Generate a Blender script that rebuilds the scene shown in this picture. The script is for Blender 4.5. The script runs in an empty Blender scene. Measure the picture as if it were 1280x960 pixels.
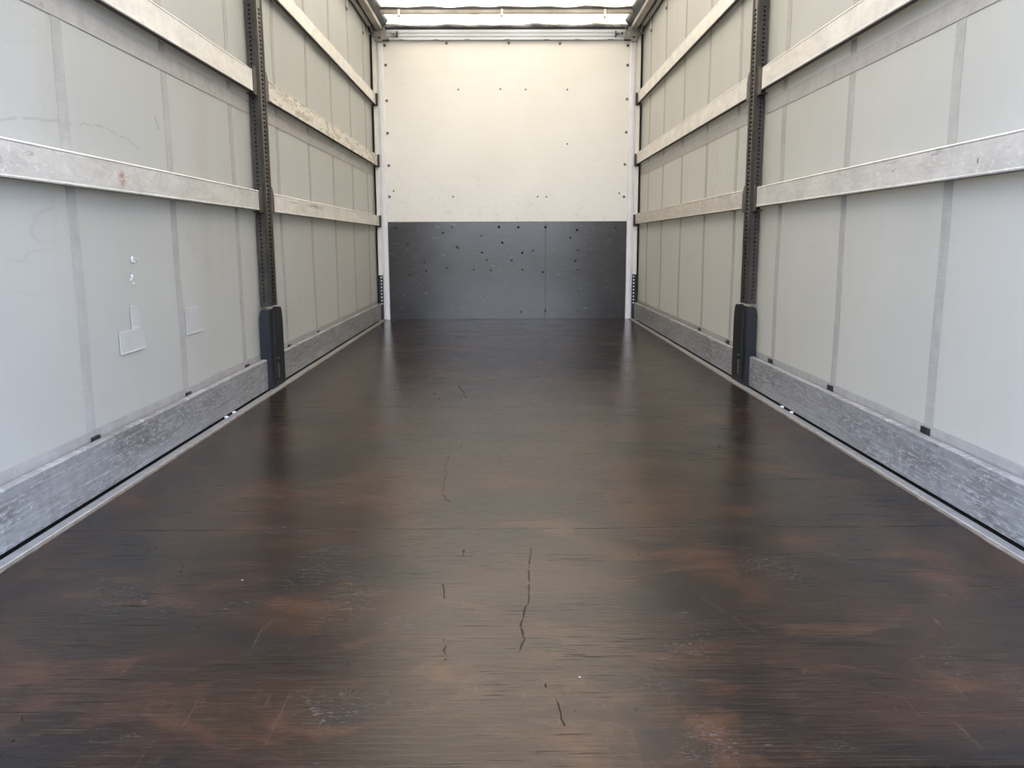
import bpy, bmesh, math, random
from mathutils import Matrix, Vector

random.seed(7)
S = bpy.context.scene
C = S.collection

# ------------------------------------------------------------------ camera
cam_d = bpy.data.cameras.new('camera')
cam = bpy.data.objects.new('camera', cam_d)
C.objects.link(cam)
cam_d.sensor_width = 36.0
cam_d.lens = 36.0 * 1041.41 / 1280.0
cam_d.clip_start = 0.02
cam_d.clip_end = 200
Rv = Vector((0.99996122, -0.00806959, -0.00352606))
Uv = Vector((0.00482921, 0.16765576, 0.98583377))
Fv = Vector((0.00736411, 0.98581257, -0.16768823))
M = Matrix((Rv, Uv, -Fv)).transposed().to_4x4()
M.translation = Vector((-0.0232, 0.0, 0.7692))
cam.matrix_world = M
S.camera = cam

# ------------------------------------------------------------------ light
EXPOSURE = 0.70
SUN = 20.0
SKY = 4.5
S.view_settings.view_transform = 'Standard'
S.view_settings.look = 'None'
S.view_settings.gamma = 1.0
S.view_settings.use_curve_mapping = False
S.view_settings.exposure = EXPOSURE

W = bpy.data.worlds.new('sky')
S.world = W
W.use_nodes = True
nt = W.node_tree
nt.nodes.clear()
o = nt.nodes.new('ShaderNodeOutputWorld')
bg = nt.nodes.new('ShaderNodeBackground')
tc = nt.nodes.new('ShaderNodeTexCoord')
sp = nt.nodes.new('ShaderNodeSeparateXYZ')
cr = nt.nodes.new('ShaderNodeValToRGB')
mr = nt.nodes.new('ShaderNodeMapRange')
mr.inputs['From Min'].default_value = -1
mr.inputs['From Max'].default_value = 1
cr.color_ramp.elements[0].position = 0.485
cr.color_ramp.elements[0].color = (0.10, 0.10, 0.10, 1)      # the yard
cr.color_ramp.elements[1].position = 0.515
cr.color_ramp.elements[1].color = (0.76, 0.87, 1.10, 1)       # low sky
e = cr.color_ramp.elements.new(1.0)
e.color = (0.42, 0.62, 1.05, 1)
nt.links.new(tc.outputs['Generated'], sp.inputs[0])
nt.links.new(sp.outputs['Z'], mr.inputs['Value'])
nt.links.new(mr.outputs[0], cr.inputs[0])
nt.links.new(cr.outputs[0], bg.inputs['Color'])
bg.inputs['Strength'].default_value = SKY
nt.links.new(bg.outputs[0], o.inputs['Surface'])

sd = bpy.data.lights.new('sun', 'SUN')
sd.energy = SUN
sd.angle = math.radians(2)
sd.color = (1.0, 0.915, 0.785)
sun = bpy.data.objects.new('sun', sd)
C.objects.link(sun)
sun.rotation_euler = (math.radians(-24), math.radians(10), 0)


# ------------------------------------------------------------------ materials
class MT:
    """small wrapper for building node materials"""
    def __init__(s, name):
        s.m = bpy.data.materials.new(name)
        s.m.use_nodes = True
        s.t = s.m.node_tree
        s.b = s.t.nodes['Principled BSDF']
        s.tc = s.n('ShaderNodeTexCoord')

    def n(s, k, **kw):
        x = s.t.nodes.new(k)
        for a, v in kw.items():
            setattr(x, a, v)
        return x

    def l(s, a, b):
        s.t.links.new(a, b)

    def mp(s, scale=(1, 1, 1), loc=(0, 0, 0), rot=(0, 0, 0)):
        x = s.n('ShaderNodeMapping')
        x.inputs['Scale'].default_value = scale
        x.inputs['Location'].default_value = loc
        x.inputs['Rotation'].default_value = rot
        s.l(s.tc.outputs['Object'], x.inputs['Vector'])
        return x.outputs[0]

    def noise(s, vec, scale=5, detail=4, rough=0.55, dist=0.0):
        x = s.n('ShaderNodeTexNoise')
        x.inputs['Scale'].default_value = scale
        x.inputs['Detail'].default_value = detail
        x.inputs['Roughness'].default_value = rough
        x.inputs['Distortion'].default_value = dist
        s.l(vec, x.inputs['Vector'])
        return x.outputs[0]

    def ramp(s, v, a, b, lo=0.0, hi=1.0):
        x = s.n('ShaderNodeMapRange')
        x.inputs['From Min'].default_value = a
        x.inputs['From Max'].default_value = b
        x.inputs['To Min'].default_value = lo
        x.inputs['To Max'].default_value = hi
        s.l(v, x.inputs['Value'])
        return x.outputs[0]

    def mix(s, f, a, b):
        x = s.n('ShaderNodeMix', data_type='RGBA')
        for v, i in ((f, 0), (a, 6), (b, 7)):
            if isinstance(v, (tuple, list)):
                x.inputs[i].default_value = (*v, 1)
            elif isinstance(v, (int, float)):
                x.inputs[i].default_value = v
            else:
                s.l(v, x.inputs[i])
        return x.outputs[2]

    def math(s, op, a, b=0.0):
        x = s.n('ShaderNodeMath', operation=op)
        for v, i in ((a, 0), (b, 1)):
            if isinstance(v, (int, float)):
                x.inputs[i].default_value = v
            else:
                s.l(v, x.inputs[i])
        return x.outputs[0]

    def bump(s, h, strength=0.2, dist=0.01):
        x = s.n('ShaderNodeBump')
        x.inputs['Strength'].default_value = strength
        x.inputs['Distance'].default_value = dist
        s.l(h, x.inputs['Height'])
        s.l(x.outputs[0], s.b.inputs['Normal'])

    def blob(s, p, rad, soft=0.5):
        """1 inside an ellipsoid at p, fading to 0 at its rim"""
        x = s.n('ShaderNodeVectorMath', operation='SUBTRACT')
        s.l(s.tc.outputs['Object'], x.inputs[0])
        x.inputs[1].default_value = p
        y = s.n('ShaderNodeVectorMath', operation='DIVIDE')
        s.l(x.outputs[0], y.inputs[0])
        y.inputs[1].default_value = rad
        z = s.n('ShaderNodeVectorMath', operation='LENGTH')
        s.l(y.outputs[0], z.inputs[0])
        return s.ramp(z.outputs[1], 1 - soft, 1.0, 1.0, 0.0)

    def seg(s, ax, ay, bx_, by_, w, i=0, j=1):
        """1 along the thin line a-b drawn in the coordinates i, j; wobbly, broken"""
        if not hasattr(s, '_xyz'):
            q = s.n('ShaderNodeSeparateXYZ')
            s.l(s.tc.outputs['Object'], q.inputs[0])
            s._xyz = q.outputs
            s._wob = s.noise(s.mp((1, 1, 1), (2, 2, 2)), 9, 3)
            s._brk = s.noise(s.mp((1, 1, 1), (6, 1, 2)), 38, 2)
        L = math.hypot(bx_ - ax, by_ - ay)
        ux, uy = (bx_ - ax) / L, (by_ - ay) / L
        X = s.math('SUBTRACT', s._xyz[i], ax)
        Y = s.math('SUBTRACT', s._xyz[j], ay)
        al = s.math('ADD', s.math('MULTIPLY', X, ux), s.math('MULTIPLY', Y, uy))
        ac = s.math('ABSOLUTE', s.math('ADD', s.math('SUBTRACT', s.math('MULTIPLY', X, -uy), s.math('MULTIPLY', Y, -ux)),
                                       s.math('MULTIPLY', s.math('SUBTRACT', s._wob, 0.5), 0.035)))
        inside = s.math('MULTIPLY', s.math('GREATER_THAN', al, 0.0), s.math('LESS_THAN', al, L))
        return s.math('MULTIPLY', s.math('MULTIPLY', s.ramp(ac, w * 0.4, w, 1, 0), inside), s.ramp(s._brk, 0.36, 0.48))

    def set(s, col=None, rough=None, metal=None):
        for v, k in ((col, 'Base Color'), (rough, 'Roughness'), (metal, 'Metallic')):
            if v is None:
                continue
            if isinstance(v, tuple):
                s.b.inputs[k].default_value = (*v, 1)
            elif isinstance(v, (int, float)):
                s.b.inputs[k].default_value = v
            else:
                s.l(v, s.b.inputs[k])
        return s.m


def simple(name, col, rough=0.5, metal=0.0, var=0.12, scale=30, stretch=(1, 1, 1)):
    t = MT(name)
    n = t.noise(t.mp(stretch), scale, 4)
    a = tuple(c * (1 - var) for c in col)
    b = tuple(min(1, c * (1 + var)) for c in col)
    t.set(t.mix(t.ramp(n, 0.3, 0.7), a, b), rough, metal)
    return t.m


def floor_mat():
    t = MT('worn_film_faced_plywood')
    P = t.mp
    big = t.noise(P((0.9, 1.3, 1)), 1.9, 6, 0.62, 0.7)
    mid = t.noise(P((1, 1.35, 1), (3, 1, 0)), 2.9, 8, 0.68, 0.9)
    gz = t.noise(P((1, 1.5, 1), (7, 4, 0)), 2.4, 7, 0.65, 0.6)
    grain = t.noise(P((1.2, 34, 1)), 6, 6, 0.7, 0.3)
    fine = t.noise(P((8, 120, 1)), 4, 3, 0.7)
    spk = t.noise(P((30, 60, 1), (5, 5, 0)), 1.6, 6, 0.8, 0.6)
    c = t.mix(t.ramp(big, 0.38, 0.62), (0.0028, 0.0024, 0.0027), (0.019, 0.0083, 0.0050))
    c = t.mix(t.math('MULTIPLY', t.ramp(mid, 0.51, 0.69), 0.70), c, (0.070, 0.026, 0.0115))
    c = t.mix(t.math('MULTIPLY', t.ramp(grain, 0.48, 0.66), 0.50), c, (0.050, 0.031, 0.020))
    c = t.mix(t.math('MULTIPLY', t.ramp(gz, 0.50, 0.64), 0.80), c, (0.0045, 0.0045, 0.0055))
    c = t.mix(t.math('MULTIPLY', t.ramp(spk, 0.45, 0.75), 0.25), c, (0.040, 0.028, 0.022))
    # pale scuffs in small patches, some of them beside the panel joints
    sc = t.noise(P((34, 80, 1), (1, 9, 0)), 1.5, 5, 0.75, 1.6)
    gate = t.ramp(t.noise(P((1, 1, 1), (11, 2, 0)), 3.4, 3, 0.5), 0.55, 0.66)
    for p, rad in (((-0.60, 2.17, 0), (0.16, 0.06, 1)), ((0.375, 2.17, 0), (0.07, 0.03, 1)), ((0.52, 2.17, 0), (0.08, 0.02, 1)),
                   ((-0.45, 1.86, 0), (0.14, 0.10, 1)), ((-0.36, 1.72, 0), (0.10, 0.16, 1)), ((-0.33, 1.30, 0), (0.06, 0.08, 1)),
                   ((0.36, 2.45, 0), (0.12, 0.10, 1)), ((0.40, 1.23, 0), (0.02, 0.03, 1)), ((-0.35, 5.0, 0), (0.30, 0.5, 1))):
        gate = t.math('MAXIMUM', gate, t.blob(p, rad, 0.6))
    scm = t.math('MULTIPLY', t.ramp(sc, 0.56, 0.66), gate)
    c = t.mix(t.math('MULTIPLY', scm, 0.60), c, (0.115, 0.105, 0.095))
    # diagonal drag marks
    dg = t.noise(P((70, 3.0, 1), (2, 2, 0), (0, 0, 0.45)), 1.0, 4, 0.65, 0.7)
    dgm = t.math('MULTIPLY', t.ramp(dg, 0.60, 0.70), t.ramp(big, 0.45, 0.6))
    c = t.mix(t.math('MULTIPLY', dgm, 0.30), c, (0.085, 0.055, 0.040))
    # short dark nicks and scratches
    g1 = t.noise(P((5.0, 130, 1), (5, 0, 0)), 1.5, 3, 0.6, 0.6)
    g1m = t.math('MULTIPLY', t.ramp(g1, 0.60, 0.66), t.ramp(t.noise(P((1, 1.4, 1), (31, 5, 0)), 3.0, 4), 0.44, 0.55))
    nk = t.noise(P((26, 9, 1), (9, 1, 0)), 2.0, 3, 0.6, 1.0)
    nkm = t.math('MULTIPLY', t.ramp(nk, 0.69, 0.72), t.ramp(t.noise(P((1, 1, 1), (21, 5, 0)), 2.5, 3), 0.50, 0.58))
    gm = t.math('MAXIMUM', g1m, nkm)
    for q in ((0.043, 2.02, 0.012, 1.60, 0.0026), (0.012, 1.60, 0.000, 1.48, 0.0035), (-0.165, 1.80, -0.160, 1.72, 0.002), (-0.140, 1.51, -0.142, 1.45, 0.004),
              (-0.235, 2.95, -0.222, 2.50, 0.002), (-0.222, 2.50, -0.195, 2.41, 0.003), (0.060, 1.31, 0.068, 1.23, 0.002), (-0.30, 4.6, -0.22, 4.1, 0.004),
              (0.40, 1.72, 0.50, 1.50, 0.0025)):
        gm = t.math('MAXIMUM', gm, t.seg(*q))
    # panel joints across the floor
    wob = t.noise(P((1, 1, 1)), 5, 4)
    jm = None
    for y in (2.172, 3.885, 5.585, 7.285):
        d = t.math('ABSOLUTE', t.math('ADD', t.math('SUBTRACT', t._xyz[1], y), t.math('MULTIPLY', t.math('SUBTRACT', wob, 0.5), 0.006)))
        k = t.ramp(d, 0.0015, 0.0050, 1.0, 0.0)
        if y == 5.585:
            k = t.math('MULTIPLY', k, 0.4)
        jm = k if jm is None else t.math('MAXIMUM', jm, k)
    jn = t.noise(P((9, 9, 1), (4, 4, 0)), 2.0, 5, 0.7)
    jm = t.math('MULTIPLY', jm, t.ramp(jn, 0.36, 0.58))
    dark = t.math('MAXIMUM', t.math('MULTIPLY', gm, 0.9), t.math('MULTIPLY', jm, 0.9))
    c = t.mix(dark, c, (0.0015, 0.0015, 0.0015))
    # white paint flecks
    v = t.n('ShaderNodeTexVoronoi')
    v.inputs['Scale'].default_value = 8.0
    t.l(P((1, 1.4, 1)), v.inputs['Vector'])
    rnd = t.n('ShaderNodeSeparateColor')
    t.l(v.outputs['Color'], rnd.inputs[0])
    fm = t.math('MULTIPLY', t.ramp(v.outputs['Distance'], 0.012, 0.024, 1, 0), t.ramp(rnd.outputs[0], 0.80, 0.82))
    c = t.mix(fm, c, (0.45, 0.44, 0.43))
    r = t.ramp(t.math('ADD', t.math('MULTIPLY', mid, 0.5), t.math('MULTIPLY', gz, 0.5)), 0.42, 0.60, 0.08, 0.15)
    r = t.math('ADD', r, t.math('MULTIPLY', t.ramp(spk, 0.45, 0.75), 0.10))
    stk = t.noise(P((1.6, 60, 1), (12, 3, 0)), 2.2, 6, 0.75, 0.5)
    swl = t.noise(P((7, 9, 1), (4, 13, 0)), 1.4, 5, 0.7, 2.2)
    r = t.math('ADD', r, t.math('MULTIPLY', t.ramp(stk, 0.52, 0.66), 0.08))
    r = t.math('ADD', r, t.math('MULTIPLY', t.ramp(swl, 0.55, 0.66), 0.06))
    r = t.math('ADD', r, t.math('MULTIPLY', t.math('MAXIMUM', dark, scm), 0.45))
    h = t.math('ADD', t.math('MULTIPLY', grain, 0.6), t.math('MULTIPLY', fine, 0.35))
    h = t.math('SUBTRACT', h, t.math('MULTIPLY', dark, 1.2))
    h = t.math('ADD', h, t.math('MULTIPLY', spk, 0.45))
    warp = t.noise(P((3.0, 1.4, 1), (2, 7, 0)), 1.2, 2, 0.5)
    h = t.math('ADD', h, t.math('MULTIPLY', warp, 0.9))
    t.bump(h, 0.15, 0.004)
    t.set(c, r)
    t.b.inputs['IOR'].default_value = 1.32
    t.b.inputs['Specular Tint'].default_value = (1.0, 0.86, 0.72, 1)
    return t.m


def curtain_mat(name, col, seed):
    t = MT(name)
    a = t.noise(t.mp((1, 0.7, 0.5), (seed, 0, 0)), 1.6, 4, 0.55, 0.4)
    st = t.noise(t.mp((1, 3.2, 0.25), (seed + 3, 2, 0)), 2.2, 4, 0.6)
    c = t.mix(t.ramp(a, 0.35, 0.7), tuple(x * 0.95 for x in col), tuple(min(1, x * 1.04) for x in col))
    c = t.mix(t.math('MULTIPLY', t.ramp(st, 0.56, 0.72), 0.30), c, (col[0] * 0.86, col[1] * 0.80, col[2] * 0.68))
    # fine woven scrim
    w = t.noise(t.mp((1, 260, 6)), 1, 2)
    w2 = t.noise(t.mp((1, 6, 260)), 1, 2)
    c = t.mix(t.math('MULTIPLY', t.ramp(t.math('ADD', w, w2), 0.9, 1.1), 0.07), c, (col[0] * 0.7, col[1] * 0.7, col[2] * 0.7))
    # thin wandering smears
    n2 = t.noise(t.mp((1, 1.0, 2.6), (seed + 9, 1, 0)), 1.3, 2, 0.45, 0.6)
    d = t.math('ABSOLUTE', t.math('SUBTRACT', n2, 0.52))
    sm = t.math('MULTIPLY', t.ramp(d, 0.0, 0.006, 1, 0), t.ramp(a, 0.5, 0.62))
    c = t.mix(t.math('MULTIPLY', sm, 0.28), c, (0.22, 0.19, 0.18))
    # little dark ticks
    v = t.n('ShaderNodeTexVoronoi')
    v.inputs['Scale'].default_value = 6.0
    t.l(t.mp((0.01, 1, 1.8), (seed, 0, 0)), v.inputs['Vector'])
    rn = t.n('ShaderNodeSeparateColor')
    t.l(v.outputs['Color'], rn.inputs[0])
    k = t.math('MULTIPLY', t.ramp(v.outputs['Distance'], 0.02, 0.05, 1, 0), t.ramp(rn.outputs[0], 0.75, 0.8))
    c = t.mix(t.math('MULTIPLY', k, 0.35), c, (0.18, 0.15, 0.15))
    if seed == 0.0:
        m_ = None
        pts = [(2.05, 1.085), (2.236, 1.09), (2.469, 1.116), (2.783, 1.140), (2.95, 1.128), (3.08, 1.10)]
        for (a0, b0), (a1, b1) in zip(pts, pts[1:]):
            k_ = t.seg(a0, b0, a1, b1, 0.006, 1, 2)
            m_ = k_ if m_ is None else t.math('MAXIMUM', m_, k_)
        c = t.mix(t.math('MULTIPLY', m_, 0.35), c, (0.20, 0.17, 0.16))
        c = t.mix(t.math('MULTIPLY', t.seg(3.217, 1.230, 3.248, 1.190, 0.006, 1, 2), 0.8), c, (0.12, 0.10, 0.09))
        for zc in (1.25, 0.75):
            c = t.mix(t.math('MULTIPLY', t.blob((-1.32, 3.70, zc), (1, 0.13, 0.55), 0.9), 0.28), c, (0.36, 0.31, 0.25))
    t.set(c, 0.5)
    wr = t.noise(t.mp((1, 1.2, 0.5), (seed, 5, 0)), 2.5, 3)
    t.bump(t.math('ADD', wr, t.math('MULTIPLY', t.math('ADD', w, w2), 0.01)), 0.25, 0.02)
    # the thin tarpaulin lets a little daylight through
    tr = t.n('ShaderNodeBsdfTranslucent')
    tr.inputs['Color'].default_value = (0.66, 0.60, 0.47, 1)
    mx = t.n('ShaderNodeMixShader')
    mx.inputs[0].default_value = 0.20
    t.l(t.b.outputs[0], mx.inputs[1])
    t.l(tr.outputs[0], mx.inputs[2])
    t.l(mx.outputs[0], t.t.nodes['Material Output'].inputs['Surface'])
    return t.m


def webbing_mat(name, col):
    t = MT(name)
    a = t.noise(t.mp((1, 4, 3)), 4, 5, 0.65)
    r = t.noise(t.mp((1, 3, 160)), 1, 2)
    c = t.mix(t.ramp(a, 0.35, 0.7), tuple(x * 0.86 for x in col), tuple(x * 1.08 for x in col))
    c = t.mix(t.math('MULTIPLY', t.ramp(r, 0.4, 0.6), 0.16), c, tuple(x * 0.55 for x in col))
    k = t.noise(t.mp((1, 6, 12), (3, 3, 3)), 3, 5, 0.7)
    c = t.mix(t.math('MULTIPLY', t.ramp(k, 0.62, 0.7), 0.5), c, tuple(x * 0.45 for x in col))
    t.set(c, 0.6)
    t.bump(r, 0.2, 0.002)
    return t.m


def slat_mat(name, base, pale, dark, wear, marks=()):
    """mill-finish aluminium, oxidised in cloudy patches with scuffs along it"""
    t = MT(name)
    cl = t.noise(t.mp((1, 2.0, 5)), 2.6, 6, 0.7, 0.5)
    fn = t.noise(t.mp((4, 14, 26)), 3.0, 5, 0.75, 0.6)
    ln = t.noise(t.mp((1, 3.0, 140)), 1.0, 3, 0.6)
    ve = t.noise(t.mp((1, 7, 1.5), (2, 2, 2)), 2.0, 4, 0.6)
    c = t.mix(t.ramp(cl, 0.36, 0.62), tuple(x * 0.78 for x in base), base)
    c = t.mix(t.math('MULTIPLY', t.ramp(ve, 0.5, 0.68), 0.25), c, tuple(x * 0.72 for x in base))
    c = t.mix(t.math('MULTIPLY', t.ramp(fn, 0.55 - 0.05 * wear, 0.68), 0.30 + 0.5 * wear), c, pale)
    c = t.mix(t.math('MULTIPLY', t.ramp(ln, 0.55, 0.7), 0.18 + 0.15 * wear), c, tuple(x * 0.6 for x in base))
    sc = t.noise(t.mp((1, 2.4, 12), (5, 1, 2)), 4.0, 5, 0.7, 0.9)
    c = t.mix(t.math('MULTIPLY', t.ramp(sc, 0.66 - 0.08 * wear, 0.72 - 0.08 * wear), 0.6), c, dark)
    if wear > 0.8:
        pe = t.noise(t.mp((1, 1.7, 6.5), (5, 7.3, 2), (0.12, 0, 0)), 2.2, 4, 0.6, 2.0)
        c = t.mix(t.math('MULTIPLY', t.ramp(pe, 0.50, 0.58), 0.75), c, dark)
        c = t.mix(t.math('MULTIPLY', t.math('SUBTRACT', t.ramp(pe, 0.49, 0.51), t.ramp(pe, 0.52, 0.54)), 0.35), c, (0.86, 0.84, 0.78))
    for p, rad, col in marks:
        k = t.noise(t.mp((1, 30, 60), (1, 2, 3)), 1.5, 4, 0.7, 0.6)
        c = t.mix(t.math('MULTIPLY', t.blob(p, rad, 0.7), t.ramp(k, 0.42, 0.52)), c, col)
    t.set(c, t.ramp(fn, 0.3, 0.7, 0.42, 0.62), 0.30)
    t.bump(t.math('ADD', ln, fn), 0.12, 0.002)
    return t.m


def board_mat():
    t = MT('scuffed_grey_aluminium_board')
    cl = t.noise(t.mp((1, 0.9, 4)), 2.2, 5, 0.6, 0.4)
    st = t.noise(t.mp((1, 2.4, 70), (0, 0, 0), (0.03, 0, 0)), 1.6, 6, 0.8, 0.25)
    sp_ = t.noise(t.mp((1, 24, 75)), 1.3, 5, 0.8, 0.4)
    ve = t.noise(t.mp((1, 6.0, 0.8), (3, 0, 0)), 2.6, 5, 0.65)
    c = t.mix(t.ramp(cl, 0.36, 0.62), (0.155, 0.147, 0.142), (0.29, 0.287, 0.288))
    c = t.mix(t.math('MULTIPLY', t.ramp(ve, 0.5, 0.68), 0.45), c, (0.185, 0.178, 0.175))
    c = t.mix(t.math('MULTIPLY', t.ramp(st, 0.50, 0.60), 0.50), c, (0.45, 0.45, 0.455))
    m = t.math('MULTIPLY', t.ramp(sp_, 0.52, 0.62), t.ramp(cl, 0.60, 0.45))
    c = t.mix(t.math('MULTIPLY', m, 0.5), c, (0.66, 0.67, 0.69))
    c = t.mix(t.math('MULTIPLY', t.ramp(sp_, 0.46, 0.36), 0.45), c, (0.13, 0.125, 0.125))
    bl = t.noise(t.mp((1, 9, 14), (1, 8, 4)), 1.2, 5, 0.75, 0.7)
    c = t.mix(t.math('MULTIPLY', t.ramp(bl, 0.66, 0.71), 0.8), c, (0.70, 0.72, 0.78))
    dk = t.noise(t.mp((1, 3, 26), (9, 8, 4)), 1.5, 4, 0.7, 0.7)
    c = t.mix(t.math('MULTIPLY', t.ramp(dk, 0.66, 0.71), 0.6), c, (0.10, 0.09, 0.09))
    t.set(c, 0.55, 0.25)
    t.bump(st, 0.25, 0.002)
    return t.m


def white_panel_mat():
    t = MT('cream_white_laminate')
    a = t.noise(t.mp((1, 1, 1.0)), 1.4, 4)
    h = t.noise(t.mp((0.5, 1, 14)), 1.2, 3)
    c = t.mix(t.ramp(a, 0.35, 0.65), (0.735, 0.715, 0.665), (0.78, 0.765, 0.72))
    c = t.mix(t.math('MULTIPLY', t.ramp(h, 0.45, 0.65), 0.12), c, (0.66, 0.63, 0.56))
    # scuffs thicken towards the kick board
    sep = t.n('ShaderNodeSeparateXYZ')
    t.l(t.tc.outputs['Object'], sep.inputs[0])
    low = t.ramp(sep.outputs['Z'], 1.7, 1.0, 0, 1)
    s_ = t.noise(t.mp((16, 1, 30)), 1.2, 5, 0.8, 0.5)
    c = t.mix(t.math('MULTIPLY', t.math('MULTIPLY', t.ramp(s_, 0.55, 0.66), low), 0.45), c, (0.42, 0.39, 0.34))
    v = t.n('ShaderNodeTexVoronoi')
    v.inputs['Scale'].default_value = 7.0
    t.l(t.mp((1, 0, 1.0)), v.inputs['Vector'])
    rn = t.n('ShaderNodeSeparateColor')
    t.l(v.outputs['Color'], rn.inputs[0])
    k = t.math('MULTIPLY', t.ramp(v.outputs['Distance'], 0.04, 0.08, 1, 0), t.ramp(rn.outputs[0], 0.7, 0.75))
    c = t.mix(t.math('MULTIPLY', k, 0.35), c, (0.45, 0.42, 0.36))
    t.set(c, 0.45)
    return t.m


def ply_mat():
    t = MT('dark_grey_plywood')
    a = t.noise(t.mp((0.8, 1, 1.1)), 1.8, 4, 0.6)
    g = t.noise(t.mp((3, 1, 45)), 1.6, 5, 0.7)
    s_ = t.noise(t.mp((16, 1, 9), (2, 0, 0), (0, 0.9, 0)), 1.0, 4, 0.7, 1.2)
    c = t.mix(t.ramp(a, 0.35, 0.65), (0.020, 0.0195, 0.0195), (0.040, 0.040, 0.041))
    c = t.mix(t.math('MULTIPLY', t.ramp(g, 0.5, 0.7), 0.2), c, (0.08, 0.075, 0.07))
    c = t.mix(t.math('MULTIPLY', t.ramp(s_, 0.66, 0.70), 0.8), c, (0.008, 0.018, 0.018))
    p = t.noise(t.mp((14, 1, 30), (8, 0, 3)), 1.5, 4, 0.7, 0.8)
    c = t.mix(t.math('MULTIPLY', t.ramp(p, 0.64, 0.70), 0.5), c, (0.20, 0.23, 0.22))
    t.set(c, t.ramp(g, 0.3, 0.7, 0.15, 0.25))
    t.b.inputs['IOR'].default_value = 1.56
    t.b.inputs['Specular Tint'].default_value = (1.0, 0.93, 0.83, 1)
    return t.m


def roof_mat():
    m = bpy.data.materials.new('translucent_white_roof_tarpaulin')
    m.use_nodes = True
    t = m.node_tree
    t.nodes.clear()
    out = t.nodes.new('ShaderNodeOutputMaterial')
    tr = t.nodes.new('ShaderNodeBsdfTranslucent')
    df = t.nodes.new('ShaderNodeBsdfDiffuse')
    mx = t.nodes.new('ShaderNodeMixShader')
    mx.inputs[0].default_value = 0.42
    co = t.nodes.new('ShaderNodeTexCoord')
    mp = t.nodes.new('ShaderNodeMapping')
    mp.inputs['Scale'].default_value = (1.6, 3, 1)
    n = t.nodes.new('ShaderNodeTexNoise')
    n.inputs['Scale'].default_value = 1.8
    n.inputs['Detail'].default_value = 5
    n.inputs['Distortion'].default_value = 0.6
    r = t.nodes.new('ShaderNodeValToRGB')
    r.color_ramp.elements[0].position = 0.34
    r.color_ramp.elements[0].color = (0.22, 0.175, 0.10, 1)
    r.color_ramp.elements[1].position = 0.60
    r.color_ramp.elements[1].color = (0.80, 0.72, 0.58, 1)
    t.links.new(co.outputs['Object'], mp.inputs[0])
    t.links.new(mp.outputs[0], n.inputs[0])
    t.links.new(n.outputs[0], r.inputs[0])
    t.links.new(r.outputs[0], tr.inputs['Color'])
    df.inputs['Color'].default_value = (0.8, 0.79, 0.76, 1)
    t.links.new(df.outputs[0], mx.inputs[1])
    t.links.new(tr.outputs[0], mx.inputs[2])
    t.links.new(mx.outputs[0], out.inputs['Surface'])
    return m


FLOOR = floor_mat()
CUR_L = curtain_mat('grey_tarpaulin_left', (0.44, 0.44, 0.418), 0.0)
CUR_R = curtain_mat('grey_tarpaulin_right', (0.45, 0.455, 0.434), 14.0)
WEB = webbing_mat('mauve_grey_webbing', (0.38, 0.36, 0.335))
HEM = webbing_mat('beige_grey_hem', (0.34, 0.325, 0.31))
PATCH = simple('tarpaulin_patch', (0.44, 0.44, 0.42), 0.45, 0, 0.04)
GLUE = simple('white_glue', (0.55, 0.56, 0.55), 0.5, 0, 0.05)
SLAT = slat_mat('mill_aluminium_slat', (0.74, 0.71, 0.66), (0.86, 0.84, 0.80), (0.32, 0.28, 0.25), 0.2, [((-1.27, 5.05, 1.004), (0.1, 0.14, 0.006), (0.20, 0.17, 0.14)), ((-1.27, 5.60, 1.004), (0.1, 0.30, 0.016), (0.24, 0.21, 0.18))])
SLATW = slat_mat('scraped_aluminium_slat', (0.72, 0.68, 0.60), (0.86, 0.83, 0.77), (0.36, 0.31, 0.24), 0.95)
SLATM = slat_mat('scuffed_aluminium_slat', (0.61, 0.585, 0.54), (0.80, 0.79, 0.77), (0.24, 0.21, 0.20), 0.5, [
    ((-1.27, 2.80, 0.978), (0.1, 0.035, 0.035), (0.36, 0.20, 0.15)), ((1.27, 2.34, 0.985), (0.1, 0.006, 0.016), (0.05, 0.05, 0.05))])
SLATB = slat_mat('blotchy_aluminium_slat', (0.56, 0.52, 0.46), (0.88, 0.86, 0.82), (0.40, 0.36, 0.30), 0.75)
BOARD = board_mat()
EDGE = simple('brushed_edge_aluminium', (0.235, 0.233, 0.235), 0.45, 0.3, 0.16, 20, (1, 1, 1))
LIP = simple('worn_edge_lip', (0.20, 0.165, 0.13), 0.6, 0.1, 0.3, 25)
BLACK = simple('black_gap', (0.006, 0.006, 0.008), 0.8)
STEEL = simple('dark_painted_steel', (0.042, 0.035, 0.027), 0.40, 0.35, 0.25, 14)
STEELB = simple('black_painted_steel', (0.010, 0.010, 0.012), 0.45, 0.2, 0.35, 18)
WHITE = white_panel_mat()
PLY = ply_mat()
POSTW = simple('white_painted_post', (0.74, 0.74, 0.76), 0.35, 0.05, 0.05, 12)
POSTC = simple('cream_post', (0.72, 0.69, 0.64), 0.4, 0.0, 0.05, 12)
ALU = simple('clean_aluminium_rail', (0.46, 0.49, 0.53), 0.33, 0.35, 0.08, 8, (1, 1, 30))
CAST = simple('grey_cast_metal', (0.27, 0.255, 0.24), 0.5, 0.4, 0.25, 25)
CANT = simple('weathered_rail_aluminium', (0.30, 0.275, 0.235), 0.5, 0.25, 0.15, 8, (1, 0.5, 1))
CANT2 = simple('dull_rail_strip', (0.30, 0.275, 0.265), 0.5, 0.25, 0.12, 10)
VAL = simple('grey_green_tarpaulin', (0.070, 0.078, 0.076), 0.5, 0.0, 0.40, 7)
FLAP = simple('blue_grey_tarpaulin', (0.24, 0.25, 0.27), 0.4, 0.0, 0.45, 9)
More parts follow.
